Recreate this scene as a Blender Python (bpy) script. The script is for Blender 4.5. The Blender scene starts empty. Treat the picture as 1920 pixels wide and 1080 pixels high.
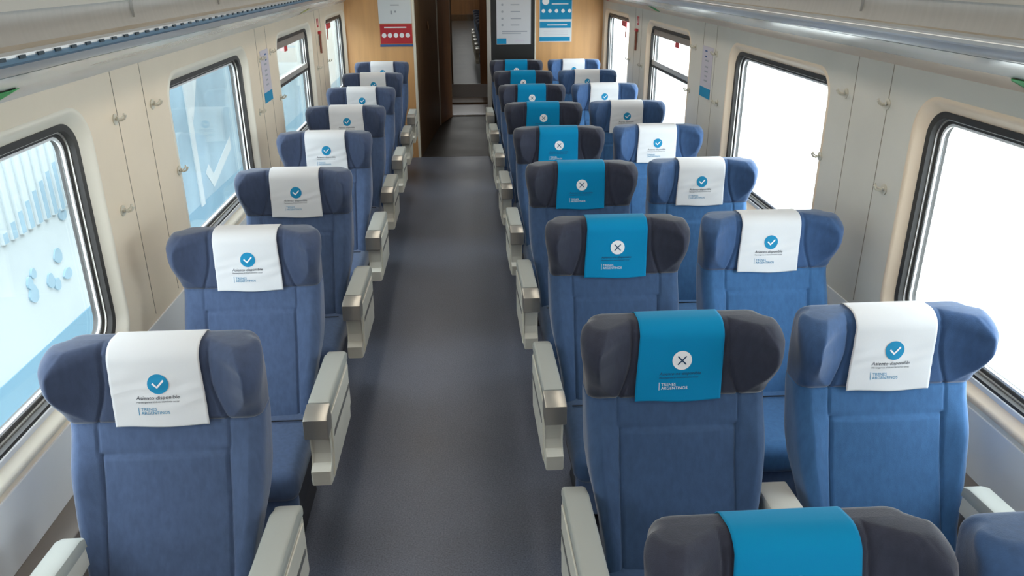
import bpy, bmesh, math, random
from mathutils import Vector, Matrix
random.seed(7)
S = bpy.context.scene
COL = S.collection
PI = math.pi

# ------------------------------------------------------------------ camera
CAM_Z = 2.12
F_PX, PITCH, YAW, ROLL = 1459.66, 0.390, 0.0625, -0.0045
fw = Vector((math.sin(YAW)*math.cos(PITCH), math.cos(YAW)*math.cos(PITCH), -math.sin(PITCH)))
rt = Vector((math.cos(YAW), -math.sin(YAW), 0)); up = rt.cross(fw)
r2 = rt*math.cos(ROLL)+up*math.sin(ROLL); u2 = -rt*math.sin(ROLL)+up*math.cos(ROLL)
cd = bpy.data.cameras.new('camera'); cam = bpy.data.objects.new('camera', cd); COL.objects.link(cam)
cd.sensor_width = 36; cd.lens = F_PX/1920*36; cd.clip_start = .05; cd.clip_end = 200
cam.matrix_world = Matrix(((r2.x, u2.x, -fw.x, 0), (r2.y, u2.y, -fw.y, 0), (r2.z, u2.z, -fw.z, CAM_Z), (0, 0, 0, 1)))
S.camera = cam

# ------------------------------------------------------------------ world, exposure
w = bpy.data.worlds.new('overcast_sky'); S.world = w; w.use_nodes = True
bg = w.node_tree.nodes['Background']
bg.inputs[0].default_value = (.87, .95, 1.0, 1); bg.inputs[1].default_value = 9.0
S.view_settings.view_transform = 'Standard'; S.view_settings.look = 'None'
S.view_settings.exposure = 0; S.view_settings.gamma = 1
S.cycles.max_bounces = 10; S.cycles.transparent_max_bounces = 16
S.cycles.sample_clamp_indirect = 6

# ------------------------------------------------------------------ materials
def mat(name, col, rough=.5, metal=0, noise=None, bump=None, sheen=0, coat=0, emit=None, spec=None):
    m = bpy.data.materials.new(name); m.use_nodes = True
    nt = m.node_tree; b = nt.nodes['Principled BSDF']
    b.inputs['Base Color'].default_value = (*col, 1); b.inputs['Roughness'].default_value = rough
    b.inputs['Metallic'].default_value = metal
    if sheen: b.inputs['Sheen Weight'].default_value = sheen; b.inputs['Sheen Roughness'].default_value = .4
    if coat: b.inputs['Coat Weight'].default_value = coat; b.inputs['Coat Roughness'].default_value = .15
    if spec is not None: b.inputs['Specular IOR Level'].default_value = spec
    if emit: b.inputs['Emission Color'].default_value = (*emit[0], 1); b.inputs['Emission Strength'].default_value = emit[1]
    tc = nt.nodes.new('ShaderNodeTexCoord')
    if noise:       # (scale, amount, stretch)
        sc, am, st = noise
        mp = nt.nodes.new('ShaderNodeMapping'); mp.inputs['Scale'].default_value = st
        nt.links.new(tc.outputs['Object'], mp.inputs[0])
        n = nt.nodes.new('ShaderNodeTexNoise'); n.inputs['Scale'].default_value = sc; n.inputs['Detail'].default_value = 4
        nt.links.new(mp.outputs[0], n.inputs[0])
        mx = nt.nodes.new('ShaderNodeMix'); mx.data_type = 'RGBA'
        mx.inputs[6].default_value = (*[max(0, c*(1-am)) for c in col], 1); mx.inputs[7].default_value = (*[min(1, c*(1+am)) for c in col], 1)
        rp = nt.nodes.new('ShaderNodeValToRGB'); rp.color_ramp.elements[0].position = .3; rp.color_ramp.elements[1].position = .7
        nt.links.new(n.outputs[0], rp.inputs[0]); nt.links.new(rp.outputs[0], mx.inputs[0]); nt.links.new(mx.outputs[2], b.inputs['Base Color'])
    if bump:        # (scale, strength, distance)
        n2 = nt.nodes.new('ShaderNodeTexNoise'); n2.inputs['Scale'].default_value = bump[0]; n2.inputs['Detail'].default_value = 3
        nt.links.new(tc.outputs['Object'], n2.inputs[0])
        bp = nt.nodes.new('ShaderNodeBump'); bp.inputs['Strength'].default_value = bump[1]; bp.inputs['Distance'].default_value = bump[2]
        nt.links.new(n2.outputs[0], bp.inputs['Height']); nt.links.new(bp.outputs[0], b.inputs['Normal'])
    return m
ONE = (1, 1, 1)
M_fab = mat('navy_fabric', (.068, .104, .195), .85, noise=(60, .10, (1, 1, .35)), bump=(420, .25, .002), sheen=.35, spec=.2)
M_head = mat('navy_headrest_shaded', (.050, .070, .128), .85, noise=(60, .10, (1, 1, .35)), bump=(420, .25, .002), sheen=.35, spec=.2)  # same navy as the backs, darkened to paint in headrest shading
M_fabw = mat('navy_fabric_window_lit', (.046, .128, .280), .85, noise=(60, .10, (1, 1, .35)), bump=(420, .25, .002), sheen=.35, spec=.2)  # same navy fabric with blue window light mixed into its colour
M_faba = mat('navy_fabric_aisle_shaded', (.044, .084, .170), .85, noise=(60, .10, (1, 1, .35)), bump=(420, .25, .002), sheen=.35, spec=.2)  # same navy fabric, shade of the aisle seats put into the colour
M_heada = mat('charcoal_headrest_fabric', (.030, .034, .055), .85, noise=(60, .10, (1, 1, .35)), bump=(420, .25, .002), sheen=.35, spec=.2)
M_headw = mat('navy_headrest_window_lit', (.042, .090, .200), .85, noise=(60, .10, (1, 1, .35)), bump=(420, .25, .002), sheen=.35, spec=.2)  # window seat headrests, bluer because window light is in the colour
M_white = mat('white_cover_cloth', (.66, .67, .69), .9, bump=(300, .15, .001), sheen=.2, spec=.2)
M_blue = mat('turquoise_cover_cloth', (.0, .215, .43), .9, bump=(300, .15, .001), sheen=.1, spec=.2)
M_pblue = mat('print_blue', (.0, .22, .42), .8); M_pwhite = mat('print_white', (.80, .80, .82), .8)
M_pblack = mat('print_black', (.02, .03, .05), .8); M_pnavy = mat('print_navy', (.01, .05, .12), .8)
M_arm = mat('cream_plastic', (.60, .585, .52), .42, noise=(8, .05, ONE))
M_pad = mat('grey_pad', (.36, .375, .35), .55, bump=(200, .1, .001))
M_cap = mat('champagne_metal', (.46, .44, .40), .32, .75)
M_slot = mat('slot_grey', (.12, .12, .12), .6)
M_base = mat('dark_seat_base', (.02, .022, .03), .6)
M_wall = mat('cream_wall_lit', (.74, .64, .50), .42, noise=(2.5, .04, ONE))  # cream wall, warm light from the opposite windows painted in
M_wallr = mat('cream_wall_backlit', (.62, .60, .54), .42, noise=(2.5, .04, ONE))  # same cream wall, greyed in colour because it is backlit
M_low = mat('lower_wall_panel', (.72, .74, .76), .35)
M_seam = mat('panel_seam', (.30, .27, .22), .8)
M_reveal = mat('window_surround', (.74, .70, .60), .35)
M_revealr = mat('window_surround_warm_lit', (.78, .64, .49), .35)  # right surrounds, warm reflected light put in as a peach tone
M_foot = mat('pelmet_foot_warm_lit', (.72, .58, .46), .35)  # warm reflected light painted onto the right pelmet foot
M_rubber = mat('black_rubber_gasket', (.025, .023, .022), .5)
M_alu = mat('aluminium_trim', (.62, .60, .56), .3, .8)
M_rack = mat('rack_pelmet_gloss', (.60, .61, .62), .22, 0, coat=.5)
M_rackm = mat('rack_satin_metal', (.55, .56, .57), .30, .6)
M_rackb = mat('rack_ribbed_panel', (.36, .365, .36), .5, noise=(6, .05, (.2, 6, .2)))
M_rail = mat('blue_rack_rail', (.05, .12, .20), .4)
M_tan = mat('rack_shelf_shadow', (.32, .27, .20), .5)  # shadow along the rack shelf painted as tan
M_dark = mat('slot_dark', (.01, .03, .05), .6)
M_ceil = mat('ceiling_panel', (.66, .66, .64), .5)
M_lamp2 = mat('fill_lamp_diffuser', (.9, .9, .9), .5, emit=((.95, .97, 1), 3.5))
M_lamp = mat('lamp_diffuser', (.9, .9, .9), .5, emit=((1, .90, .76), 5.0))
M_wood = mat('beech_laminate', (.60, .33, .135), .45, noise=(5, .10, (3, 1, .25)))
M_brown = mat('dark_brown_laminate', (.13, .072, .034), .45, noise=(5, .2, (3, 1, .25)))
M_brown2 = mat('brown_laminate', (.24, .10, .034), .45, noise=(5, .2, (3, 1, .25)))
M_orange = mat('orange_wood', (.42, .19, .07), .5, noise=(5, .15, (3, 1, .25)))
M_post = mat('grey_post', (.42, .40, .36), .35, .3)
M_black = mat('black_board', (.008, .008, .008), .4)
M_duct = mat('brown_grey_duct', (.22, .19, .17), .5)
M_plate = mat('threshold_plate', (.52, .51, .53), .4, .2)
M_redp = mat('poster_red', (.45, .015, .025), .5); M_greyp = mat('poster_grey', (.52, .53, .56), .45)
M_paper = mat('poster_paper', (.62, .66, .68), .5); M_txt = mat('poster_text_grey', (.30, .32, .36), .6)
M_green = mat('sticker_green', (.0, .30, .06), .5); M_navyp = mat('poster_navy', (.03, .09, .25), .5)
M_lil = mat('lilac_sticker', (.52, .49, .56), .5)
M_hook = mat('hook_metal', (.62, .59, .50), .4, .1)
M_red = mat('signal_red', (.50, .03, .04), .45)
M_ham = mat('hammer_brown', (.25, .08, .05), .5)
M_concrete = mat('platform_concrete', (.50, .49, .46), .9, noise=(1.5, .12, ONE))

def floor_mat(name, c1, c2, rough):
    m = bpy.data.materials.new(name); m.use_nodes = True; nt = m.node_tree; b = nt.nodes['Principled BSDF']
    tc = nt.nodes.new('ShaderNodeTexCoord')
    n = nt.nodes.new('ShaderNodeTexNoise'); n.inputs['Scale'].default_value = 160; n.inputs['Detail'].default_value = 2
    n3 = nt.nodes.new('ShaderNodeTexNoise'); n3.inputs['Scale'].default_value = 1.8; n3.inputs['Detail'].default_value = 5
    ad = nt.nodes.new('ShaderNodeMath'); ad.operation = 'MULTIPLY_ADD'; ad.inputs[1].default_value = .45
    nt.links.new(n3.outputs[0], ad.inputs[0])
    rp = nt.nodes.new('ShaderNodeValToRGB'); rp.color_ramp.elements[0].position = .40; rp.color_ramp.elements[1].position = 1.05
    sb = nt.nodes.new('ShaderNodeMath'); sb.operation = 'MULTIPLY'; sb.inputs[1].default_value = .95
    nt.links.new(tc.outputs['Object'], n.inputs[0]); nt.links.new(tc.outputs['Object'], n3.inputs[0])
    nt.links.new(n.outputs[0], sb.inputs[0]); nt.links.new(sb.outputs[0], ad.inputs[2]); nt.links.new(ad.outputs[0], rp.inputs[0])
    rp.color_ramp.elements[0].color = (*c1, 1); rp.color_ramp.elements[1].color = (*c2, 1)
    nt.links.new(rp.outputs[0], b.inputs['Base Color'])
    rr = nt.nodes.new('ShaderNodeMapRange'); rr.inputs[3].default_value = rough-.08; rr.inputs[4].default_value = rough+.12
    nt.links.new(n3.outputs[0], rr.inputs[0]); nt.links.new(rr.outputs[0], b.inputs['Roughness'])
    b.inputs['Specular IOR Level'].default_value = .5
    return m
M_floor = floor_mat('speckled_blue_grey_vinyl', (.036, .044, .064), (.140, .155, .205), .36)
M_floor2 = floor_mat('shaded_vestibule_vinyl', (.010, .008, .007), (.028, .023, .020), .40)  # dark brown vinyl, darkened further for the vestibule's lack of light
M_floor3 = floor_mat('next_carriage_vinyl', (.07, .08, .085), (.16, .17, .18), .4)

def glass_mat(name, tint, refl):
    m = bpy.data.materials.new(name); m.use_nodes = True; nt = m.node_tree; nt.nodes.clear()
    o = nt.nodes.new('ShaderNodeOutputMaterial'); mx = nt.nodes.new('ShaderNodeMixShader')
    t = nt.nodes.new('ShaderNodeBsdfTransparent'); g = nt.nodes.new('ShaderNodeBsdfGlossy'); lw = nt.nodes.new('ShaderNodeLayerWeight')
    t.inputs[0].default_value = (*tint, 1); g.inputs['Roughness'].default_value = .03
    pw = nt.nodes.new('ShaderNodeMath'); pw.operation = 'POWER'; pw.inputs[1].default_value = 4
    ma = nt.nodes.new('ShaderNodeMath'); ma.operation = 'MULTIPLY_ADD'; ma.inputs[1].default_value = .5; ma.inputs[2].default_value = refl
    nt.links.new(lw.outputs['Facing'], pw.inputs[0]); nt.links.new(pw.outputs[0], ma.inputs[0]); nt.links.new(ma.outputs[0], mx.inputs[0]); nt.links.new(t.outputs[0], mx.inputs[1]); nt.links.new(g.outputs[0], mx.inputs[2]); nt.links.new(mx.outputs[0], o.inputs[0])
    return m
M_glass = glass_mat('window_glass', (.95, .97, .97), .02)
M_dglass = glass_mat('door_glass', (.80, .80, .78), .04)

# ------------------------------------------------------------------ helpers
def obj(name, bm, m, parent=None, smooth=False, kind=None):
    bmesh.ops.recalc_face_normals(bm, faces=bm.faces)
    me = bpy.data.meshes.new(name); bm.to_mesh(me); bm.free(); me.materials.append(m)
    o = bpy.data.objects.new(name, me); COL.objects.link(o)
    if parent: o.parent = parent
    if smooth:
        for p in me.polygons: p.use_smooth = True
        if smooth != 'all': me.set_sharp_from_angle(angle=math.radians(40))
    if kind: o['kind'] = kind
    return o
def empty(name, loc=(0, 0, 0)):
    o = bpy.data.objects.new(name, None); o.location = loc; o.empty_display_size = .1; COL.objects.link(o); return o
def tag(o, label, cat, group=None):
    o['label'] = label; o['category'] = cat
    if group: o['group'] = group
    return o
def box(bm, x0, x1, y0, y1, z0, z1, r=0, seg=3):
    b2 = bmesh.new()
    bmesh.ops.create_cube(b2, size=1)
    for v in b2.verts:
        v.co = Vector(((x0+x1)/2+v.co.x*(x1-x0), (y0+y1)/2+v.co.y*(y1-y0), (z0+z1)/2+v.co.z*(z1-z0)))
    if r: bmesh.ops.bevel(b2, geom=b2.edges[:], offset=r, segments=seg, profile=.5, affect='EDGES')
    merge(bm, b2); return bm
def merge(bm, b2):
    mp = [bm.verts.new(v.co) for v in b2.verts]
    b2.verts.index_update()
    for f in b2.faces: bm.faces.new([mp[v.index] for v in f.verts])
    b2.free()
def bx(*a, **k): return box(bmesh.new(), *a, **k)
def prism(pts, axis, a0, a1, bevel=0):      # pts: 2D outline, extruded along axis ('x' -> pts are (y,z); 'y' -> (x,z))
    bm = bmesh.new()
    def P(p, a): return (a, p[0], p[1]) if axis == 'x' else ((p[0], a, p[1]) if axis == 'y' else (p[0], p[1], a))
    A = [bm.verts.new(P(p, a0)) for p in pts]; B = [bm.verts.new(P(p, a1)) for p in pts]
    fa = bm.faces.new(A); fb = bm.faces.new(B[::-1]); n = len(pts)
    for i in range(n): bm.faces.new((A[i], A[(i+1) % n], B[(i+1) % n], B[i]))
    if bevel:
        es = list(fa.edges)+list(fb.edges)
        bmesh.ops.bevel(bm, geom=es, offset=bevel, segments=2, profile=.5, affect='EDGES')
    return bm
def disc(cx, cz, r, y0, y1, n=32):
    return prism([(cx+r*math.cos(2*PI*i/n), cz+r*math.sin(2*PI*i/n)) for i in range(n)], 'y', y0, y1)
def tube(pts, r, n=8):
    bm = bmesh.new(); rings = []
    for i, p in enumerate(pts):
        p = Vector(p); d = (Vector(pts[min(i+1, len(pts)-1)])-Vector(pts[max(i-1, 0)])).normalized()
        a = d.cross(Vector((0, 0, 1)));
        if a.length < .1: a = d.cross(Vector((0, 1, 0)))
        a.normalize(); b = d.cross(a)
        rr = r[i] if isinstance(r, (list, tuple)) else r
        rings.append([bm.verts.new(p+a*rr*math.cos(2*PI*k/n)+b*rr*math.sin(2*PI*k/n)) for k in range(n)])
    for i in range(len(rings)-1):
        for k in range(n): bm.faces.new((rings[i][k], rings[i][(k+1) % n], rings[i+1][(k+1) % n], rings[i+1][k]))
    bm.faces.new(rings[0]); bm.faces.new(rings[-1][::-1]); return bm
def lerp_t(tab, z):
    if z <= tab[0][0]: return tab[0][1]
    for (a, va), (b, vb) in zip(tab, tab[1:]):
        if z <= b:
            t = (z-a)/(b-a); return va+(vb-va)*t
    return tab[-1][1]
def smooth_tab(tab, z, h=.02): return (lerp_t(tab, z-h)+2*lerp_t(tab, z)+lerp_t(tab, z+h))/4
def ss(a, b, x):
    t = max(0, min(1, (x-a)/(b-a))); return t*t*(3-2*t)
def gau(d, s): return math.exp(-(d/s)**2)

# ------------------------------------------------------------------ car shell
XL, XR, XC = -1.29, 1.65, .18
Y0, Y1 = -2.6, 9.38
WT = 1.775                       # where the wall meets the rack pelmet
OZ0, OZ1, OH, OR = .80, 1.69, .70, .13
CR = [-.15, 2.06, 4.17, 6.42, 8.56]; CL = [-.12, 2.09, 4.28, 6.49, 8.655]

obj('floor', bx(XL-.05, XR+.05, Y0, Y1+.02, -.05, 0), M_floor, kind='structure')

def rrect(yc, zc, hy, hz, r, n=12):
    pts = []
    for cy, cz, a0 in ((hy-r, hz-r, 0), (-hy+r, hz-r, 90), (-hy+r, -hz+r, 180), (hy-r, -hz+r, 270)):
        for k in range(n+1):
            a = math.radians(a0+90*k/n); pts.append((yc+cy+r*math.cos(a), zc+cz+r*math.sin(a)))
    return pts
def build_wall(side):
    X = XL if side == 'left' else XR
    C = CL if side == 'left' else CR
    bm = bmesh.new(); zc = (OZ0+OZ1)/2; hz = (OZ1-OZ0)/2; n = 12
    edges = [Y0]+[(a+b)/2 for a, b in zip(C, C[1:])]+[Y1]
    hs = [OH]*4+[.685]
    for c, ya, yb, hh in zip(C, edges, edges[1:], hs):
        inner = rrect(c, zc, hh, hz, OR, n)
        for q, (oy, oz) in enumerate(((yb, WT), (ya, WT), (ya, 0), (yb, 0))):
            arc = inner[q*(n+1):(q+1)*(n+1)]
            o = bm.verts.new((X, oy, oz)); vs = [bm.verts.new((X, a, b)) for a, b in arc]
            for k in range(n): bm.faces.new((o, vs[k], vs[k+1]))
            nx = inner[((q+1)*(n+1)) % len(inner)]
            no = ((yb, WT), (ya, WT), (ya, 0), (yb, 0))[(q+1) % 4]
            bm.faces.new((o, vs[-1], bm.verts.new((X, *nx)), bm.verts.new((X, *no))))
    bmesh.ops.remove_doubles(bm, verts=bm.verts, dist=1e-5)
    # outer skin, 9 cm further out, and the closed edge above
    wall = obj('wall_'+side, bm, M_wall if side == 'left' else M_wallr, kind='structure')
    s = -1 if side == 'left' else 1
    for k, (c0, c1) in enumerate(zip(C, C[1:])):
        mid = (c0+c1)/2
        for y in (mid-.15, mid+.13):
            obj('panel_seam', bx(*sorted((X-s*.0015, X+s*.004)), y-.0015, y+.0015, .80, WT), M_seam, wall)
    obj('lower_panel', bx(*sorted((X-s*.006, X+s*.002)), Y0, Y1, .555, .772, r=.002), M_low, wall)
    return wall
wl = build_wall('left'); wr = build_wall('right')

def ring_loft(side, yc, hh, secs, m, name, parent, n=12):
    X = XL if side == 'left' else XR; s = -1 if side == 'left' else 1
    zc = (OZ0+OZ1)/2; hz = (OZ1-OZ0)/2; bm = bmesh.new(); R = []
    for ins, dep in secs:
        R.append([bm.verts.new((X+s*dep, a, b)) for a, b in rrect(yc, zc, hh-ins, hz-ins, max(.02, OR-ins*.8), n)])
    for a, b in zip(R, R[1:]):
        for k in range(len(a)): bm.faces.new((a[k], a[(k+1) % len(a)], b[(k+1) % len(a)], b[k]))
    return obj(name, bm, m, parent, smooth=True)
wn = 0
def build_window(side, yc, hh, hopper, idx):
    X = XL if side == 'left' else XR; s = -1 if side == 'left' else 1
    w0 = ring_loft(side, yc, hh, [(-.012, -.0005), (-.004, -.004), (.004, -.003), (.012, .004), (.036, .030), (.040, .032)], M_reveal if side == 'left' else M_revealr, 'window_%d' % idx, None)
    w0['kind'] = 'structure'
    ring_loft(side, yc, hh, [(.038, .036), (.038, .028), (.060, .030), (.064, .056), (.064, .062)], M_rubber, 'gasket', w0)
    ring_loft(side, yc, hh, [(.060, .062), (.060, .048), (.068, .048), (.068, .062)], M_alu, 'trim_bead', w0)
    ring_loft(side, yc, hh, [(.068, .055), (.078, .056), (.079, .062), (.079, .09), (.02, .09), (.0, .03)], M_rubber, 'inner_gasket', w0)
    ring_loft(side, yc, hh, [(.079, .066), (.079, .060), (.088, .060), (.088, .068)], M_low, 'glass_bead', w0)
    xa, xb = sorted((X+s*.024, X+s*.0475))
    obj('gasket_daylight_strip', bx(xa, xb, yc-hh+.13, yc+hh-.13, OZ0+.030, OZ0+.050, r=.003), M_low, w0)  # pale strip standing in for daylight on the lower gasket
    zc = (OZ0+OZ1)/2; hz = (OZ1-OZ0)/2
    xa, xb = sorted((X+s*.068, X+s*.074))
    obj('glass', prism(rrect(yc, zc, hh-.087, hz-.087, .05, 8), 'x', xa, xb), M_glass, w0)
    if hopper:
        xa, xb = sorted((X+s*.040, X+s*.067))
        obj('transom', bx(xa, xb, yc-hh+.07, yc+hh-.07, 1.325, 1.365, r=.004), M_alu, w0)
        obj('transom_seal', bx(xa, xb, yc-hh+.07, yc+hh-.07, 1.306, 1.3245), M_rubber, w0)
        obj('hopper_rail', bx(xa, xb, yc-hh+.08, yc+hh-.08, 1.575, 1.625, r=.004), M_duct, w0)
    return w0
k = 1
for side, C in (('left', CL), ('right', CR)):
    for i, c in enumerate(C):
        build_window(side, c, .685 if i == 4 else OH, i == 3, k); k += 1

# lower wall: heater duct ledges
for side in ('left', 'right'):
    X = XL if side == 'left' else XR; s = 1 if side == 'left' else -1
    xa, xb = sorted((X, X+s*.10))
    o = obj('trim_1' if side == 'left' else 'trim_2', bx(xa, xb, Y0, Y1, 0, .555, r=.006), M_duct, kind='structure')
# ceiling
def shell_profile(s):            # (dx from centre, z) of ceiling from rack back panel to the middle
    return [(1.36, 2.02), (1.25, 2.16), (1.0, 2.30), (.6, 2.40), (0, 2.43)]
bm = bmesh.new(); pr = [(XC-a, z) for a, z in shell_profile(0)]+[(XC+a, z) for a, z in shell_profile(0)[::-1][1:]]
A = [bm.verts.new((x, Y0, z)) for x, z in pr]; B = [bm.verts.new((x, Y1, z)) for x, z in pr]
for i in range(len(pr)-1): bm.faces.new((A[i], A[i+1], B[i+1], B[i]))
obj('ceiling', bm, M_ceil, smooth=True, kind='structure')
# rear wall behind the camera
obj('wall_near', bx(XL-.1, XR+.1, Y0-.05, Y0, -.05, 2.5), M_wood, kind='structure')

# ---- luggage racks along both walls
def rack(side):
    s = -1 if side == 'left' else 1
    Hw = 1.47
    t = empty('luggage_rack', (XC+s*1.30, 3.4, 1.8))
    tag(t, '%s overhead rack with %s above the %s windows' % (('glossy white and steel', 'blue slotted rail', 'left') if side == 'left' else ('glossy white and steel', 'warm-lit peach foot', 'right')), 'luggage rack')
    def sheet(name, prof, m, smooth=True, th=.006):
        bm = bmesh.new(); P = [(XC+s*a-t.location.x, z-t.location.z) for a, z in prof]
        A = [bm.verts.new((x, Y0-3.4, z)) for x, z in P]; B = [bm.verts.new((x, Y1-3.4, z)) for x, z in P]
        for i in range(len(P)-1): bm.faces.new((A[i], A[i+1], B[i+1], B[i]))
        o = obj(name, bm, m, t, smooth=smooth)
        return o
    # pelmet: from the wall top, inward and up
    sheet('pelmet_foot', [(Hw, WT), (1.452, 1.791), (1.425, 1.808), (1.39, 1.824)], M_foot if side == 'right' else M_rack)
    sheet('pelmet', [(1.39, 1.824), (1.34, 1.842), (1.29, 1.858), (1.24, 1.876), (1.205, 1.894)], M_rack)
    sheet('dark_line', [(1.205, 1.894), (1.200, 1.8965)], M_dark)  # dark line between pelmet and steel strip
    sheet('steel_strip', [(1.200, 1.8965), (1.188, 1.902), (1.178, 1.915), (1.174, 1.922)], M_rackm)
    sheet('lip_rail', [(1.174, 1.922), (1.168, 1.928), (1.167, 1.938), (1.168, 1.940)], M_rail if side == 'left' else M_rackm, smooth=False)
    sheet('lip_cap', [(1.168, 1.940), (1.168, 1.946), (1.172, 1.950), (1.182, 1.952), (1.192, 1.946), (1.195, 1.925)], M_rackm)
    sheet('shelf_channel', [(1.195, 1.925), (1.30, 1.915), (1.345, 1.920), (1.365, 1.935)], M_tan)
    sheet('back_panel', [(1.365, 1.935), (1.372, 1.95), (1.378, 1.99), (1.376, 2.03)], M_rackb)
    sheet('upper_panel', [(1.373, 2.0305), (1.36, 2.06), (1.32, 2.12), (1.24, 2.18)], M_rackb)
    if side == 'left':
        # dark slots cut in the blue rail, as one stuff part
        bm = bmesh.new(); y = .6
        while y < 9.3:
            box(bm, XC+s*1.169-t.location.x, XC+s*1.164-t.location.x, y-3.4, y+.028-3.4, 1.936-1.8, 1.9435-1.8); y += .085
        o = obj('rail_slots', bm, M_dark, t); o['kind'] = 'stuff'
    # vertical joints of the back panel
    for y in (.9, 2.0, 3.1, 4.2, 5.3, 6.4, 7.5, 8.6):
        obj('panel_joint', bx(*sorted((XC+s*1.366-t.location.x, XC+s*1.380-t.location.x)), y-3.4-.001, y-3.4+.001, 1.96-1.8, 2.03-1.8), M_rackb, t)
    return t
RACK = {'left': rack('left'), 'right': rack('right')}

# ---- ceiling lamps (two long strips, above the frame)
for i, (dx, nm) in enumerate(((-.62, 'left'), (.62, 'right'))):
    t = empty('unseen_ceiling_light', (XC+dx, 3.3, 2.36))
    tag(t, 'long warm white light strip on the ceiling over the %s seats' % nm, 'ceiling light')
    obj('housing', bx(-.10, .10, -5.4, 5.8, 0, .045), M_ceil, t)
    obj('diffuser', bx(-.085, .085, -5.35, 5.75, -.012, 0), M_lamp, t)

# ------------------------------------------------------------------ seats
RECL = math.radians(10)
HT = 1.18; SEAM = .957
W_head = [(.93, .266), (.97, .267), (1.01, .273), (1.06, .284), (1.12, .294), (1.18, .292)]
W_back = [(.36, .215), (.46, .220), (.54, .224), (.62, .238), (.70, .256), (.78, .266), (.88, .268), (.96, .269)]
YF = [(.36, -.300), (.48, -.270), (.60, -.222), (.75, -.162), (.93, -.108), (1.18, -.078)]
TH = [(.36, .12), (.7, .15), (.93, .135), (1.05, .125), (1.18, .12)]
def yfront(z): return smooth_tab(YF, z)
def loft_seat(z0, z1, Wt, front, taper=0, top_r=0, bot_r=0, nz=60, nf=110, rc=.035, name='x'):
    bm = bmesh.new(); rings = []
    for j in range(nz+1):
        z = z0+(z1-z0)*(j/nz)
        if top_r and z > z1-top_r:      # finer near the rounded top
            pass
        rings.append(z)
    if top_r:
        rings = [z0+(z1-top_r-z0)*j/nz for j in range(nz+1)]+[z1-top_r+top_r*math.sin(PI/2*j/7) for j in range(1, 8)]
    if bot_r:
        rings = [z0+bot_r-bot_r*math.sin(PI/2*(1-j/5)) for j in range(5)]+[z for z in rings if z > z0+bot_r]
    L = []
    for z in rings:
        sh = 0
        if top_r and z > z1-top_r: t = (z-(z1-top_r))/top_r; sh = top_r*(1-math.sqrt(max(0, 1-t*t)))
        if bot_r and z < z0+bot_r: t = (z0+bot_r-z)/bot_r; sh = bot_r*(1-math.sqrt(max(0, 1-t*t)))
        W = smooth_tab(Wt, z)-sh*.65; th = smooth_tab(TH, z); yb = yfront(z)+th-sh
        loop = []
        for i in range(nf+1):
            x = -(W-rc)+2*(W-rc)*i/nf; loop.append((x, front(x, z)+sh))
        ye = front(W, z)+sh
        for q in range(1, 7):
            a = PI/2*q/6; loop.append((W-rc+rc*math.sin(a), ye+rc*(1-math.cos(a))+(front(W-rc, z)+sh-ye)*(1-q/6)))
        tp = taper*ss(z0, z1, z); Wr = W-tp
        for q in range(1, 4): loop.append((W-tp*q/4, ye+rc+(yb-rc*.8-ye-rc)*q/4))
        for q in range(0, 5):
            a = PI/2*q/4; loop.append((Wr-rc*.8+rc*.8*math.cos(a), yb-rc*.8+rc*.8*math.sin(a)))
        for q in range(1, 8): loop.append(((Wr-rc*.8)*(1-2*q/8), yb))
        for q in range(0, 5):
            a = PI/2*q/4; loop.append((-(Wr-rc*.8)-rc*.8*math.sin(a), yb-rc*.8+rc*.8*math.cos(a)))
        for q in range(3, 0, -1): loop.append((-(W-tp*q/4), ye+rc+(yb-rc*.8-ye-rc)*q/4))
        for q in range(6, 0, -1):
            a = PI/2*q/6; loop.append((-(W-rc)-rc*math.sin(a), ye+rc*(1-math.cos(a))+(front(W-rc, z)+sh-ye)*(1-q/6)))
        L.append([bm.verts.new((x, y, z)) for x, y in loop])
    n = len(L[0])
    for a, b in zip(L, L[1:]):
        for k in range(n): bm.faces.new((a[k], a[(k+1) % n], b[(k+1) % n], b[k]))
    bm.faces.new(L[0]); bm.faces.new(L[-1])
    return bm
def head_front(x, z):
    ax = abs(x)
    t = max(0, min(1, (z-.957)/.128))
    xin = .146+.036*(1-t)**1.5                        # inner seam of the teardrop
    xcr = smooth_tab([(.957, .184), (1.00, .222), (1.04, .243), (1.08, .252), (1.12, .250), (1.15, .236), (1.18, .215)], z, .012)                 # crest of the wing
    A = .084*(.35*t+.65*ss(.957, 1.09, z))*(1-.35*ss(1.13, 1.18, z))
    dish = .010*t*(1-ss(1.13, 1.165, z))
    u = (ax-xin)/(xcr-xin); rmp = .5*(math.sqrt(u*u+.012)-math.sqrt((u-1)**2+.012)+1)      # flat inner facet with soft edges
    y = yfront(z)-A*max(0, rmp)+dish*math.sin(PI*max(0, min(1, u)))
    y += .008*gau(ax-xin+.004, .005)                  # seam beside the cover
    y -= .004*t*gau(ax-xcr-.006, .007)
    y += .038*t*(max(0, ax-.250)/.040)**1.3                # rim falls back
    y += .004*gau(z-1.148, .004)*(1-ss(.14, .17, ax))   # stitched seam below the top edge
    y += .008*gau(z-SEAM, .007)
    return y
def back_front(x, z):
    ax = abs(x)
    inp = ss(.182, .164, ax)*ss(.880, .862, z)       # inside the lumbar panel
    y = yfront(z)-.026*ss(.165, .235, ax)*ss(.95, .80, z)
    y -= .010*inp*math.cos(min(1, ax/.17)*PI/2)
    y += .009*gau(ax-.173, .0045)*ss(.875, .862, z)
    y += .009*gau(z-.870, .0045)*ss(.187, .174, ax)
    y += .007*gau(ax-.180, .004)*ss(.87, .885, z)
    y += .008*gau(z-SEAM, .007)
    y += .022*ss(.235, .275, ax)
    return y
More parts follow.
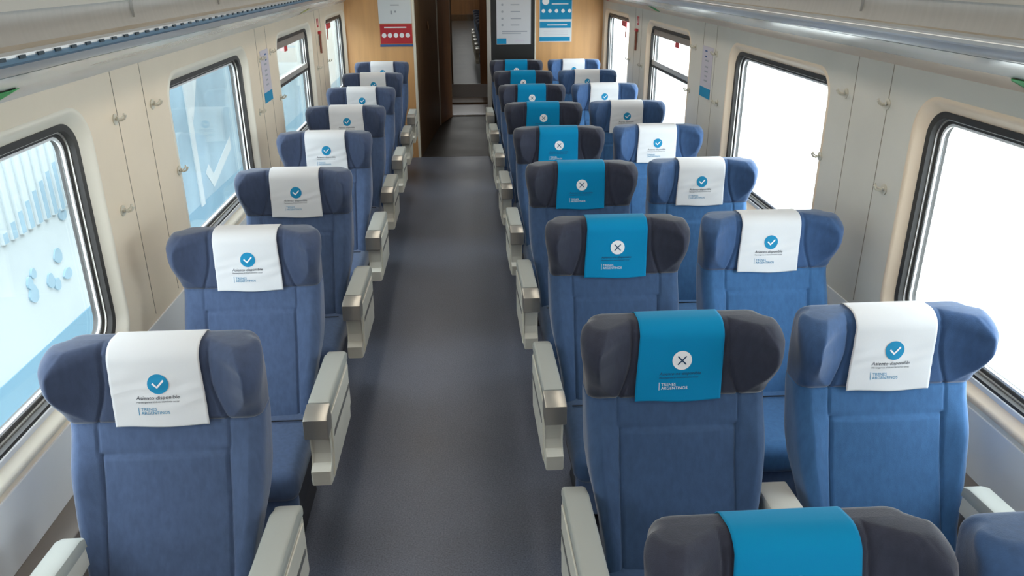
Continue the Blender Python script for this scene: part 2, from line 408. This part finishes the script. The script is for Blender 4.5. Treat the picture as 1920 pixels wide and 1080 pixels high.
bm_head = loft_seat(SEAM, HT, W_head, head_front, taper=.034, top_r=.042, nz=44)
bm_back = loft_seat(.36, SEAM, W_back, back_front, nz=80)

ARM_O, ARM_I = .362, .285      # outer and inner face offsets from the seat centre
def armrest(parent, side, wall=False):
    """side +1/-1: which side of the seat centre"""
    AO, AI = (.275, .205) if wall else ((ARM_O, ARM_I) if side > 0 else (ARM_O-.015, ARM_I-.010))
    a, b = sorted((side*(AO-.006), side*AI))
    if wall:
        prof = [(-.25, .60), (-.25, .665), (-.27, .675), (-.55, .690), (-.60, .670), (-.615, .63), (-.60, .595)]
    else:
        prof = [(-.13, .44), (-.13, .640), (-.16, .655), (-.64, .662), (-.645, .625), (-.622, .615), (-.615, .52), (-.625, .487), (-.665, .475), (-.665, .418), (-.60, .405), (-.25, .405)]
    p = obj('armrest', prism(prof, 'x', a, b, bevel=.006), M_arm, parent)
    # padded top
    pad = [(-.125, .640), (-.125, .672), (-.15, .690), (-.20, .698), (-.56, .714), (-.582, .708), (-.588, .662)] if not wall else [(-.242, .655), (-.246, .688), (-.27, .700), (-.54, .716), (-.60, .700), (-.61, .670)]
    obj('arm_pad', prism(pad, 'x', a-.003, b+.003, bevel=.010), M_pad, p, smooth=True)
    if not wall:
        cap = [(-.585, .705), (-.655, .697), (-.672, .688), (-.676, .618), (-.668, .612), (-.60, .612), (-.585, .64)]
        obj('end_cap', prism(cap, 'x', a-.006, b+.006, bevel=.004), M_cap, p, smooth=True)
        xo = side*(AO-.006)
        sx = sorted((xo, xo+side*.006))
        obj('side_cover', prism([(-.16, .635), (-.58, .660), (-.60, .50), (-.62, .43), (-.20, .415)], 'x', sx[0], sx[1], bevel=.002), M_arm, p)
        sx = sorted((xo+side*.0055, xo+side*.0075))
        obj('slot', prism([(-.18, .560), (-.555, .580), (-.57, .562), (-.18, .542)], 'x', sx[0], sx[1]), M_slot, p)
    return p

def proto_seat(arm_sides, wall_side, middle=None, head_mat=M_head, fab=M_fab):
    t = empty('train_seat')
    obj('backrest', bm_back.copy(), fab, t, smooth='all')
    obj('headrest', bm_head.copy(), head_mat, t, smooth='all')
    # seat cushion with rolled front edge
    bm = bx(-.235, .235, -.68, -.15, .345, .475, r=.045, seg=4)
    for v in bm.verts:
        u = (v.co.y+.415)/.265
        if v.co.z > .40: v.co.z += .016*(1-(v.co.x/.24)**2)*(1-u*u)
    o = obj('seat_cushion', bm, fab, t, smooth='all')
    obj('cushion_seam', bx(-.2, .2, -.335, -.331, .484, .4885), M_base, o)
    obj('front_valance', bx(-.225, .225, -.66, -.62, .20, .37, r=.012), M_fab, t, smooth=True)
    obj('seat_base', bx(-.19, .19, -.56, -.10, .16, .345, r=.01), M_base, t)
    for x in (-.15, .15):
        obj('leg', prism([(-.50, 0), (-.50, .02), (-.36, .16), (-.24, .16), (-.12, .02), (-.12, 0)], 'x', x-.02, x+.02, bevel=.003), M_base, t)
    for s in arm_sides: armrest(t, s)
    if wall_side: armrest(t, wall_side, wall=True)
    if middle:
        xa, xb = sorted((middle*.275, middle*.375))
        p = obj('middle_armrest', prism([(-.10, .36), (-.10, .620), (-.12, .640), (-.50, .655), (-.555, .635), (-.565, .60), (-.55, .57), (-.18, .55), (-.16, .36)], 'x', xa, xb, bevel=.008), M_arm, t, smooth=True)
    return t
protoL = proto_seat([1], -1)
protoA = proto_seat([-1], None, head_mat=M_heada, fab=M_faba)
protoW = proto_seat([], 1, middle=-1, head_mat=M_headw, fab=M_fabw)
bm_head.free(); bm_back.free()

def kids(o): return [c for c in COL.objects if c.parent == o]
def copy_tree(o, parent=None):
    c = o.copy(); COL.objects.link(c); c.parent = parent
    for ch in kids(o): copy_tree(ch, c)
    return c

# ---- headrest covers
def text_bm(s, size, shear=0):
    cu = bpy.data.curves.new('t', 'FONT'); cu.body = s; cu.size = size; cu.shear = shear; cu.resolution_u = 3
    to = bpy.data.objects.new('t', cu); COL.objects.link(to)
    dg = bpy.context.evaluated_depsgraph_get(); dg.update()
    me = bpy.data.meshes.new_from_object(to.evaluated_get(dg))
    bm = bmesh.new(); bm.from_mesh(me); bpy.data.objects.remove(to); bpy.data.meshes.remove(me); bpy.data.curves.remove(cu)
    return bm
CW = .1225
def wrinkle(x, z, amp):
    d = ss(1.15, 1.10, z)
    return amp*d*(math.sin(38*x+9*math.sin(7*z*3))*.5+.6*math.sin(61*x-30*(z-1.05)+2)*gau(z-1.06, .06)+.4*math.sin(20*x+50*z))
def cover_y(x, z, amp): return yfront(z)-.0075-amp-wrinkle(x, z, amp)
def cover_bm(amp, drop, skew):
    bm = bmesh.new(); r = .042; nx = 36; path = []
    nzf = 44
    for j in range(nzf+1): path.append(('f', drop+(HT-r-drop)*j/nzf))
    for j in range(1, 8): path.append(('a', PI/2*j/7))
    for j in range(1, 8): path.append(('b', PI/2*j/7))
    for j in range(1, 10): path.append(('k', HT-r-.13*j/9))
    rows = []
    for k, v in path:
        row = []
        for i in range(nx+1):
            u = -1+2*i/nx
            if k == 'f':
                dz = ss(HT, drop, v); x = u*(CW+.004*dz)+skew*dz; z = v-.003*math.sin(3*u+1)*dz; y = cover_y(x, v, amp)
            elif k == 'a':
                x = u*CW; yy = yfront(HT-r*(1-math.sin(v))); y = yy+r*(1-math.cos(v))-.0075*math.cos(v); z = HT-r+(r+.004)*math.sin(v)
                y -= amp*math.cos(v)
            elif k == 'b':
                x = u*CW; yb = yfront(HT-r)+smooth_tab(TH, HT-r); y = yb-r+(r+.006)*math.sin(v); z = HT-r+(r+.004)*math.cos(v)
            else:
                x = u*CW; y = yfront(v)+smooth_tab(TH, v)+.006; z = v
            row.append(bm.verts.new((x, y, z)))
        rows.append(row)
    for a, b in zip(rows, rows[1:]):
        for i in range(nx): bm.faces.new((a[i], a[i+1], b[i+1], b[i]))
    return bm
def on_cover(bm, x0, z0, amp, off):
    for v in bm.verts:
        x, z = v.co.x+x0, v.co.y+z0
        v.co = Vector((x, cover_y(x, z, amp)-off, z))
    return bm
def flat_disc(r, n=40):
    bm = bmesh.new(); rings = [[bm.verts.new((r*q/4*math.cos(2*PI*i/n), r*q/4*math.sin(2*PI*i/n), 0)) for i in range(n)] for q in range(1, 5)]
    bm.faces.new(rings[0])
    for a, b in zip(rings, rings[1:]):
        for i in range(n): bm.faces.new((a[i], a[(i+1) % n], b[(i+1) % n], b[i]))
    return bm
def flat_strokes(strokes, wd):
    bm = bmesh.new()
    for (x0, y0), (x1, y1) in strokes:
        d = Vector((x1-x0, y1-y0)); n = Vector((-d.y, d.x)).normalized()*wd/2; e = d.normalized()*wd/2
        N = 6; pv = None
        for i in range(N+1):
            p = Vector((x0, y0))-e+(d+2*e)*i/N
            cur = (bm.verts.new((p.x+n.x, p.y+n.y, 0)), bm.verts.new((p.x-n.x, p.y-n.y, 0)))
            if pv: bm.faces.new((pv[0], pv[1], cur[1], cur[0]))
            pv = cur
    return bm
def make_cover(kind, amp, skew):
    free = kind == 'white'
    o = obj('headrest_cover', cover_bm(amp, .950, skew), M_white if free else M_blue, None, smooth='all')
    md = o.modifiers.new('thickness', 'SOLIDIFY'); md.thickness = .0015; md.offset = 0
    c1, c2 = (M_pblue, M_pwhite) if free else (M_pwhite, M_pnavy)
    cz = 1.075; cx = .004+skew*.4
    obj('emblem_disc', on_cover(flat_disc(.0285), cx, cz, amp, .0018), c1, o)
    st = [((-.013, .001), (-.003, -.009)), ((-.003, -.009), (.014, .009))] if free else [((-.011, -.011), (.011, .011)), ((-.011, .011), (.011, -.011))]
    obj('tick_mark' if free else 'cross_mark', on_cover(flat_strokes(st, .005 if free else .004), cx, cz, amp, .0026), c2 if free else M_pnavy, o)
    t1 = text_bm('Asiento disponible' if free else 'Asiento no disponible', .0155 if free else .0138, .2)
    t2 = text_bm('Mantengamos el distanciamiento social', .0073, .1)
    obj('title_text', on_cover(t1, -.060+skew*.6, 1.031, amp, .0018), M_pblack if free else M_pnavy, o)
    obj('small_text', on_cover(t2, -.060+skew*.6, 1.021, amp, .0018), M_pblack if free else M_pnavy, o)
    l1 = text_bm('TRENES', .0125); l2 = text_bm('ARGENTINOS', .0125)
    lm = M_pblue if free else M_pwhite
    o1 = on_cover(l1, -.052+skew*.8, .998, amp, .0018); o2 = on_cover(l2, -.052+skew*.8, .987, amp, .0018); merge(o1, o2)
    o3 = on_cover(flat_strokes([((0, 0), (0, .022))], .0015), -.058+skew*.8, .986, amp, .0018); merge(o1, o3)
    obj('operator_logo', o1, lm, o)
    return o
coverW = [make_cover('white', .0013, .004), make_cover('white', .0019, .006), make_cover('white', .0016, -.008)]
coverB = make_cover('blue', .0003, -.006)

P = .98
ORD = ['nearest', 'second nearest', 'third nearest', 'fourth nearest', 'fifth', 'sixth', 'seventh', 'eighth', 'ninth']
def place(proto, x, y, label, group, first):
    t = proto if first else copy_tree(proto)
    t.location = (x, y, 0); tag(t, label, 'seat', group); return t
def place_cover(proto, x, y, label, group, first, mesh_copy=None):
    c = proto if first else copy_tree(proto)
    c.location = (x, y, 0); tag(c, label, 'headrest cover', group); return c
usedW = [False]*3
def wcover(i): f = not usedW[i]; usedW[i] = True; return coverW[i], f
NL = ['at the front, beside the nearest left window', 'second from the camera', 'third from the camera', 'fourth from the camera', 'fifth from the camera', 'sixth from the camera', 'second to last before the wooden end wall', 'last, against the wooden end wall']
for i in range(8):
    y = 1.042+(i+1)*P
    place(protoL, -.854, y, 'navy seat of the single left row, '+NL[i], 'single seats along the left windows', i == 0)
    c, f = wcover([0, 1][i % 2])
    place_cover(c, -.854, y, 'white ticked headrest cover, left row seat, '+NL[i], 'white headrest covers on the left row', f)
NA = ['nearest, cut by the bottom edge of the picture', 'first one shown whole', 'third from the camera', 'fourth from the camera', 'fifth from the camera', 'sixth from the camera', 'seventh from the camera', 'second to last before the end wall', 'last, below the black notice board']
NW = ['nearest, only its shoulder in the bottom right corner', 'first one shown whole, beside the nearest right window', 'third from the camera', 'fourth from the camera', 'fifth from the camera', 'sixth from the camera', 'seventh from the camera', 'second to last before the end wall', 'last, below the blue poster']
for i in range(9):
    y = 1.075+i*P if i else 1.095
    place(protoA, .610 if i else .606, y, 'charcoal-topped aisle seat of the right pairs, '+NA[i], 'aisle seats right of the aisle', i == 0)
    place_cover(coverB, .610 if i else .606, y, 'turquoise crossed headrest cover, right aisle seat, '+NA[i], 'turquoise headrest covers right of the aisle', i == 0)
    yw = 1.092+i*P if i else 1.06
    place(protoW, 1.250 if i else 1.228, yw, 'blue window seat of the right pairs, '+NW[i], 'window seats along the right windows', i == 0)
    c, f = wcover(2)
    place_cover(c, 1.250 if i else 1.228, yw, 'white ticked headrest cover, right window seat, '+NW[i], 'white headrest covers along the right windows', f)

def recline(o, ang):                    # lean a back, headrest or cover about the seat hinge
    piv = Vector((0, -.27, .46)); rot = Matrix.Rotation(ang, 4, 'X')
    o.matrix_basis = o.matrix_basis @ Matrix.Translation(piv) @ rot @ Matrix.Translation(-piv)
for o in list(COL.objects):
    par = o.parent
    if o.name.startswith(('backrest', 'headrest')) and par and par.name.startswith('train_seat') and par.location.y < 1.3 and par.location.x > 0: recline(o, -RECL)
    if o.name.startswith('headrest_cover') and o.location.y < 1.3 and o.location.x > 0: recline(o, -RECL)

# ------------------------------------------------------------------ wall hooks
def hook():
    bm = tube([(0, 0, 0), (.004, 0, 0)], .021, 20); o = obj('coat_hook', bm, M_hook, None, smooth=True)
    obj('prong', tube([(.003, 0, 0), (.022, 0, -.004), (.036, 0, .002), (.042, 0, .016)], [.0045, .0045, .004, .0055]), M_hook, o, smooth=True)
    obj('side_prong', tube([(.003, 0, .002), (.014, -.012, .0), (.022, -.026, .006), (.024, -.032, .016)], [.0035, .0035, .003, .004]), M_hook, o, smooth=True)
    obj('side_prong', tube([(.003, 0, .002), (.014, .012, .0), (.022, .026, .006), (.024, .032, .016)], [.0035, .0035, .003, .004]), M_hook, o, smooth=True)
    return o
hk = hook(); first = True
HL = [(3.007, 1.605, 'upper hook on the near left pillar, toward the camera'), (3.386, 1.60, 'upper hook on the near left pillar, toward the far end'), (2.92, 1.278, 'lower hook beside the nearest left window'), (3.56, 1.276, 'lower hook at the near edge of the second left window'),
      (5.28, 1.585, 'upper hook just left of the lilac strip on the left pillar'), (5.60, 1.60, 'upper hook just right of the lilac strip on the left pillar'), (5.12, 1.275, 'lower hook below the lilac strip on the left pillar'), (5.755, 1.27, 'lower hook at the near edge of the hinged left window'),
      (7.36, 1.29, 'lower hook below the red hammer on the left wall'), (7.95, 1.29, 'lower hook at the near edge of the last left window')]
HR = [(3.312, 1.616, 'upper hook on the near right pillar, left of the seams'), (2.965, 1.626, 'upper hook on the near right pillar, right of the seams'), (2.882, 1.308, 'lower hook on the near right pillar by the nearest window'), (3.468, 1.308, 'lower hook at the edge of the second right window'),
      (5.60, 1.60, 'upper hook left of the lilac strip on the right pillar'), (5.12, 1.60, 'upper hook right of the lilac strip on the right pillar'), (5.68, 1.294, 'lower hook at the edge of the hinged right window'), (5.017, 1.307, 'lower hook right of the lilac strip on the right pillar'),
      (7.25, 1.29, 'lower hook below the hammer on the right wall'), (7.80, 1.29, 'lower hook at the edge of the last right window')]
for X, L, rz, sd in ((XL, HL, 0, 'left'), (XR, HR, PI, 'right')):
    for y, z, lab in L:
        o = hk if first else copy_tree(hk); first = False
        o.location = (X, y, z); o.rotation_euler = (0, 0, rz); tag(o, 'small metal coat hook, '+lab, 'hook', 'coat hooks on the side walls')

# ------------------------------------------------------------------ wall stickers and hammers
for sd, X, s, ya, yb in (('left', XL, 1, 5.30, 5.52), ('right', XR, -1, 5.19, 5.42)):
    xs = sorted((X+s*.0005, X+s*.003))
    o = obj('notice_strip', bx(xs[0], xs[1], ya, yb, 1.365, 1.63), M_lil); tag(o, 'tall lilac notice strip with blue foot on the %s wall between windows' % sd, 'notice')
    xs = sorted((X+s*.0005, X+s*.0035))
    obj('blue_foot', bx(xs[0], xs[1], ya, yb, 1.30, 1.3645), M_pblue, o)
    for z, wd in ((1.60, .05), (1.565, .04), (1.54, .07), (1.50, .06), (1.47, .07), (1.44, .05), (1.41, .07)):
        xs2 = sorted((X+s*.003, X+s*.004)); ym = (ya+yb)/2+(.03 if z > 1.55 else 0)
        obj('printed_line', bx(xs2[0], xs2[1], ym-wd/2, ym+wd/2, z-.005, z+.005), M_txt if z < 1.55 else M_navyp, o)
def flag(o_name, X, s, y, z, w_, h_, m, label, cat):
    xs = sorted((X+s*.0005, X+s*.003)); o = obj(o_name, bx(xs[0], xs[1], y-w_/2, y+w_/2, z-h_/2, z+h_/2), m); tag(o, label, cat); return o
for sd, X, s, y in (('left', XL, 1, 7.56), ('right', XR, -1, 7.50)):
    o = flag('emergency_sticker', X, s, y, 1.665, .075, .075, M_red, 'red and white emergency sticker above the hammer on the %s wall' % sd, 'sticker')
    xs = sorted((X+s*.003, X+s*.004))
    obj('white_symbol', prism([(y-.012, 1.645), (y+.012, 1.645), (y, 1.69)], 'x', *xs), M_pwhite, o)
    t = empty('emergency_hammer', (X+s*.012, y+.01, 1.5)); tag(t, 'red-brown emergency hammer on the %s wall between the far windows' % sd, 'hammer')
    obj('handle', bx(-.008, .008, -.012, .012, -.10, .07, r=.004), M_ham, t)
    obj('hammer_head', bx(-.011, .011, -.035, .035, .07, .095, r=.005), M_red, t)
    obj('bracket', bx(*sorted((-s*.012, -s*.008)), -.03, .03, -.03, .05), M_pad, t)
for sd, X, s, y in (('left', XL-.055, 1, 6.36), ('right', XR+.055, -1, 6.29)):
    flag('window_sticker', X, s, y, 1.56, .11, .055, M_red, 'small red sticker at the top of the hinged %s window' % sd, 'sticker')
for sd, X, s, y in (('left', XL-.052, 1, 8.42), ('right', XR+.052, -1, 8.33)):
    t = empty('window_pull', (X+s*.012, y, 1.58)); tag(t, 'red emergency pull tab hanging at the top of the last %s window' % sd, 'pull tab')
    obj('tab', bx(-.008, .008, -.10, .10, -.02, .03, r=.003), M_red, t); obj('strap', bx(-.005, .005, -.10, -.075, -.12, -.02), M_ham, t)
# green arrows on the pelmets
def arrow(side, y, m, label, L=.15):
    s = -1 if side == 'left' else 1
    def pt(u, v):   # u along y, v up the pelmet from its foot
        a0, z0, a1, z1 = 1.460, 1.783, 1.375, 1.828
        return (XC+s*(a0+(a1-a0)*v), y+u, z0+(z1-z0)*v+.009*(1-abs(2*v-1))-.003)
    bm = bmesh.new()
    A = [bm.verts.new(pt(u, v)) for u, v in ((-L/2, .1), (L/2-.05, .1), (L/2, .5), (L/2-.05, .95), (-L/2, .95), (-L/2+.04, .5))]
    B = [bm.verts.new(v.co-Vector((s*.0005, 0, .0015))) for v in A]
    bm.faces.new(A); bm.faces.new(B[::-1])
    for i in range(6): bm.faces.new((A[i], A[(i+1) % 6], B[(i+1) % 6], B[i]))
    T = RACK[side]
    for v in bm.verts: v.co -= T.location
    o = obj('exit_arrow', bm, m, T); o['label'] = label
arrow('left', 2.22, M_green, 'green exit arrow on the left pelmet at the picture edge')
arrow('right', 2.15, M_green, 'green exit arrow on the right pelmet at the picture edge')
arrow('right', 6.7, M_green, 'small green exit arrow far along the right pelmet')
arrow('left', 6.75, mat('sticker_faded', (.35, .36, .12), .5), 'faded yellow-green exit arrow far along the left pelmet')
arrow('right', 9.0, M_red, 'small red sticker at the far end of the right pelmet', .12)

# ------------------------------------------------------------------ end partition
YP = Y1
DL, DR = -.507, .306
wf = obj('wall_far', bx(XL-.05, DL-.03, YP, YP+.05, 0, 2.5), M_wood, kind='structure')
obj('edge_trim', bx(DL-.03, DL, YP-.004, YP+.054, 0, 2.5, r=.004), M_reveal, wf)
obj('wood_panel', bx(.875, XR+.05, YP, YP+.05, 0, 2.5), M_wood, wf)
obj('door_post', bx(DR+.004, DR+.05, YP-.01, YP+.06, 0, 2.5, r=.006), M_post, wf)
obj('panel_edge', bx(.862, .875, YP-.004, YP+.05, 0, 2.5), M_reveal, wf)
# black notice board
t = empty('notice_board', (.605, YP+.01, 1.5)); tag(t, 'tall black notice board with a grey information sheet, right of the doorway', 'notice board')
obj('board', bx(-.245, .255, -.008, .03, -1.5, .9), M_black, t)
sh = obj('information_sheet', bx(-.182, .212, -.011, -.0085, -.197, .75), M_greyp, t)
for z, x0, x1 in ((.345, -.12, .16), (.305, -.12, .10), (.235, -.02, .08), (.160, -.02, .09), (.085, -.02, .10), (.015, -.02, .08), (-.055, -.12, .17), (-.075, -.12, .10)):
    obj('printed_line', bx(x0, x1, -.0125, -.0115, z-.006, z+.006), M_txt, sh)
for z in (.235, .160, .085, .015):
    obj('symbol', disc(-.115, z, .013, -.0125, -.0115, 16), M_txt, sh)
obj('blue_corner', bx(-.18, -.07, -.0125, -.0115, -.19, -.13), M_pblue, sh)
obj('footer_mark', bx(.03, .13, -.0125, -.0115, -.165, -.145), M_lil, sh)
# left poster
t = empty('safety_poster', (-.725, YP-.004, 1.5)); tag(t, 'white safety poster above a red panel of round pictograms, left wooden panel', 'poster')
obj('sheet', bx(-.185, .185, -.003, .003, .045, .75), M_paper, t)
for k in range(3): obj('faint_mark', bx(-.05+k*.045, -.03+k*.045, -.0045, -.0035, .14+.02*k, .18), M_txt, t)
obj('figure_outline', bx(-.05, .05, -.0045, -.0035, .235, .245), M_txt, t)
rp = obj('red_panel', bx(-.178, .183, -.0035, .003, -.175, .035), M_redp, t)
for k in range(5): obj('pictogram', disc(-.135+k*.067, -.085, .026, -.005, -.004, 20), M_pwhite, rp)
obj('headline', bx(-.13, .12, -.005, -.004, -.005, .008), M_pwhite, rp)
obj('blue_foot', bx(-.185, .190, -.0035, .003, -.208, -.183), M_navyp, t)
# right poster
t = empty('advice_poster', (1.105, YP-.004, 1.5)); tag(t, 'blue and white advice poster on the right wooden panel by the window', 'poster')
obj('sheet', bx(-.19, .185, -.003, .003, -.172, .75), M_paper, t)
bp_ = obj('blue_field', bx(-.185, .180, -.0045, -.0035, .075, .70), M_pblue, t)
for k in range(5): obj('pictogram', disc(-.145+k*.075, .165, .020, -.0055, -.0047, 16), M_pwhite, bp_)
e = obj('round_badge', disc(-.12, .27, .040, -.0055, -.0047, 20), M_pwhite, bp_)
obj('white_heading', bx(-.05, .14, -.0055, -.0047, .235, .245), M_pwhite, bp_)
b2 = obj('blue_banner', bx(-.185, .172, -.0045, -.0035, -.02, .048, r=0), M_pblue, t)
obj('banner_text', bx(-.10, .13, -.0055, -.0047, .008, .018), M_pwhite, b2)
for z in (-.055, -.075, -.095): obj('printed_line', bx(-.14, .14, -.0045, -.0035, z-.004, z+.004), M_lil, t)
obj('blue_foot', bx(-.188, .165, -.0045, -.0035, -.165, -.118), M_pblue, t)

# ------------------------------------------------------------------ vestibule beyond the doorway
def quad_wall(name, p0, p1, z0, z1, th, m, parent=None, kind=None):
    d = Vector((p1[0]-p0[0], p1[1]-p0[1])); n = Vector((-d.y, d.x)).normalized()*th
    bm = prism([(p0[0], p0[1]), (p1[0], p1[1]), (p1[0]+n.x, p1[1]+n.y), (p0[0]+n.x, p0[1]+n.y)], 'z', z0, z1)
    return obj(name, bm, m, parent, kind=kind)
obj('floor_vestibule', bx(-1.3, 1.7, YP+.021, 12.2, -.05, .001), M_floor2, kind='structure')
v1 = quad_wall('wall_vestibule_left', (-.50, YP+.06), (-.318, 11.48), 0, 2.5, .04, M_brown, kind='structure')
obj('corner_post', tube([(-.316, 11.48, 0), (-.316, 11.48, 2.5)], .014, 10), M_post, v1, smooth=True)
quad_wall('side_panel', (-.318, 11.49), (-.145, 12.2), 0, 2.5, .04, M_brown2, v1)
obj('round_handle_plate', tube([(-.402, 10.46, 1.45), (-.394, 10.46, 1.45)], .05, 20), M_brown2, v1, smooth=True)
vr = obj('wall_vestibule_right', bx(.45, .49, YP+.06, 12.2, 0, 2.5), M_brown2, kind='structure')
obj('ceiling_vestibule', bx(-1.3, 1.7, YP, 14.0, 2.43, 2.5), M_ceil, kind='structure')
t = empty('unseen_ceiling_light', (-.02, 12.9, 2.43)); tag(t, 'small square lamp added to light the gangway behind the doorway', 'ceiling light')
obj('diffuser', bx(-.15, .15, -.15, .15, -.02, 0), M_lamp, t)  # unseen lamp, added to brighten the gangway
t = empty('unseen_ceiling_light', (-.02, 10.6, 2.43)); tag(t, 'small square lamp added to light the vestibule, over its dark floor', 'ceiling light')
obj('diffuser', bx(-.12, .12, -.12, .12, -.02, 0), M_lamp, t)  # unseen lamp, added because the vestibule walls came out too dark
# gangway threshold plates
th = obj('floor_gangway', bx(-.6, .9, 12.2, 14.0, -.05, .02), M_plate, kind='structure')
obj('gangway_bellows', bx(-.16, .47, 13.2, 13.75, .02, .05), M_brown, th)
obj('wall_gangway_left', bx(-.20, -.16, 12.24, 14.0, 0, 2.5), M_post, kind='structure')
obj('wall_gangway_right', bx(.47, .51, 12.24, 14.0, 0, 2.5), M_post, kind='structure')
# far glazed door, slid partly shut
d = obj('door_1', bx(-.16, .47, 14.0, 14.04, .02, .24), M_plate, kind='structure')
obj('door_stile', bx(-.16, -.135, 14.0, 14.04, .24, 2.3), M_brown, d)
obj('door_stile', bx(.34, .47, 14.0, 14.04, .24, 2.3), M_brown2, d)
obj('glass', bx(-.135, .34, 14.012, 14.022, .24, 2.3), M_dglass, d)
obj('wall_door_surround', bx(-1.3, -.16, 14.0, 14.05, 0, 2.5), M_brown, kind='structure')
obj('wall_door_surround_right', bx(.47, 1.7, 14.0, 14.05, 0, 2.5), M_brown, kind='structure')
# next carriage
obj('floor_next_carriage', bx(XL, XR, 14.05, 36, -.05, 0), M_floor3, kind='structure')
obj('wall_next_left', bx(XL-.05, XL, 14.05, 36, 0, 2.5), M_wall, kind='structure')
obj('wall_next_right', bx(XR, XR+.05, 14.05, 36, 0, 2.5), M_wallr, kind='structure')
obj('ceiling_next_carriage', bx(XL, XR, 14.05, 36, 2.45, 2.5), M_ceil, kind='structure')
wn_ = obj('wall_next_end', bx(XL, XR, 36, 36.05, 0, 2.5), M_orange, kind='structure')
obj('dark_skirting', bx(-.6, .9, 35.96, 36, 0, .25), M_brown, wn_)
t = empty('unseen_ceiling_light', (XC, 24, 2.44)); tag(t, 'unseen light strip added to brighten the next carriage beyond the glass door', 'ceiling light')
obj('diffuser', bx(-.2, .2, -9.5, 11, -.02, 0), M_lamp2, t)  # unseen strip, added to light the enclosed next carriage
for i in range(6):
    s_ = copy_tree(protoA); s_.location = (.64, 16.2+i*P, 0)
    tag(s_, 'navy seat in the next carriage, %s one behind the glass door' % ['first', 'second', 'third', 'fourth', 'fifth', 'sixth'][i], 'seat', 'seats in the next carriage')

# ------------------------------------------------------------------ outside: platform ground and the train alongside
obj('ground', bx(-14, 14, -8, 45, -1.25, -1.2), M_concrete, kind='structure')
M_tw = mat('train_white', (.40, .455, .475), .5, noise=(.7, .06, ONE)); M_tb = mat('train_light_blue', (.22, .33, .40), .5, noise=(1.4, .16, ONE))
M_tb2 = mat('train_blue', (.13, .26, .35), .5); M_ty = mat('train_yellow', (.60, .48, .28), .6)
t = empty('parked_train', (-3.2, 8, -1.2)); tag(t, 'pale blue and white railway car standing outside the left windows', 'train')
zb = 1.2
b_ = obj('body', bx(-.8, 0, -7, 16, -.83+zb, 3.4, r=.03), M_tw, t)
# blue livery block and upright white posts of the middle section
lv = obj('blue_livery', bx(0, .006, .2, 4.35, -.55+zb, 1.6+zb), M_tb, t)
for y in (1.35, 3.35): obj('white_post', bx(.006, .02, y, y+.14, -.55+zb, 1.6+zb), M_tw, lv)
obj('blue_livery', bx(0, .006, 6.0, 9.8, -.55+zb, .30+zb), M_tb, t)
# fluted upper panel
bm = bmesh.new(); y = -6.9
pts = []
while y < .1:
    pts += [(y, .0), (y+.012, .022), (y+.060, .022), (y+.072, 0)]; y += .12
A = [bm.verts.new((x+.002, yy, .36+zb)) for yy, x in pts]; B = [bm.verts.new((x+.002, yy, 1.7+zb)) for yy, x in pts]
for i in range(len(pts)-1): bm.faces.new((A[i], A[i+1], B[i+1], B[i]))
fl = obj('fluted_panel', bm, M_tw, t)
obj('blue_skirt', bx(.0, .008, -7, 16, -.76+zb, -.52+zb), M_tb2, t)
obj('yellow_line', bx(.0, .008, -7, 16, -.81+zb, -.765+zb), M_ty, t)
obj('underframe', bx(-.8, -.05, -7, 16, -1.05+zb, -.83+zb), M_duct, t)
def blob(y, z, ry, rz, d=[0]):
    d[0] += .0008
    n = 16; return prism([(y+ry*math.cos(2*PI*i/n)*(1+.15*math.sin(5*i)), z+rz*math.sin(2*PI*i/n)) for i in range(n)], 'x', .0, .010+d[0])
for y, z, ry, rz in ((6.17, .33, .06, .055), (5.96, .05, .06, .06), (5.52, -.09, .06, .07), (5.78, -.09, .05, .06), (5.86, -.15, .045, .05), (6.04, -.13, .065, .045), (5.57, .05, .035, .04), (5.50, .0, .035, .05)):
    obj('painted_drop', blob(y-8, z+zb, ry, rz), M_tb, t)
bm = bmesh.new(); y = -6.9                        # blue wedge painted over the flutes
while y < .05:
    hgt = max(0, .02+.36*(y+8-5.15))
    if hgt > .03: box(bm, .0205, .0250, y+.010, y+.062, .365+zb, min(1.6, .365+hgt)+zb)
    y += .12
obj('blue_wedge', bm, M_tb, fl)
obj('white_triangle', prism([(1.35, .95+zb), (2.1, 1.2+zb), (1.55, .45+zb)], 'x', .0062, .009), M_tw, lv)
obj('white_symbol', prism([(1.70, -.22+zb), (1.95, -.46+zb), (2.9, -.16+zb), (2.9, .0+zb), (2.0, -.30+zb), (1.85, -.14+zb)], 'x', .0062, .009), M_tw, lv)
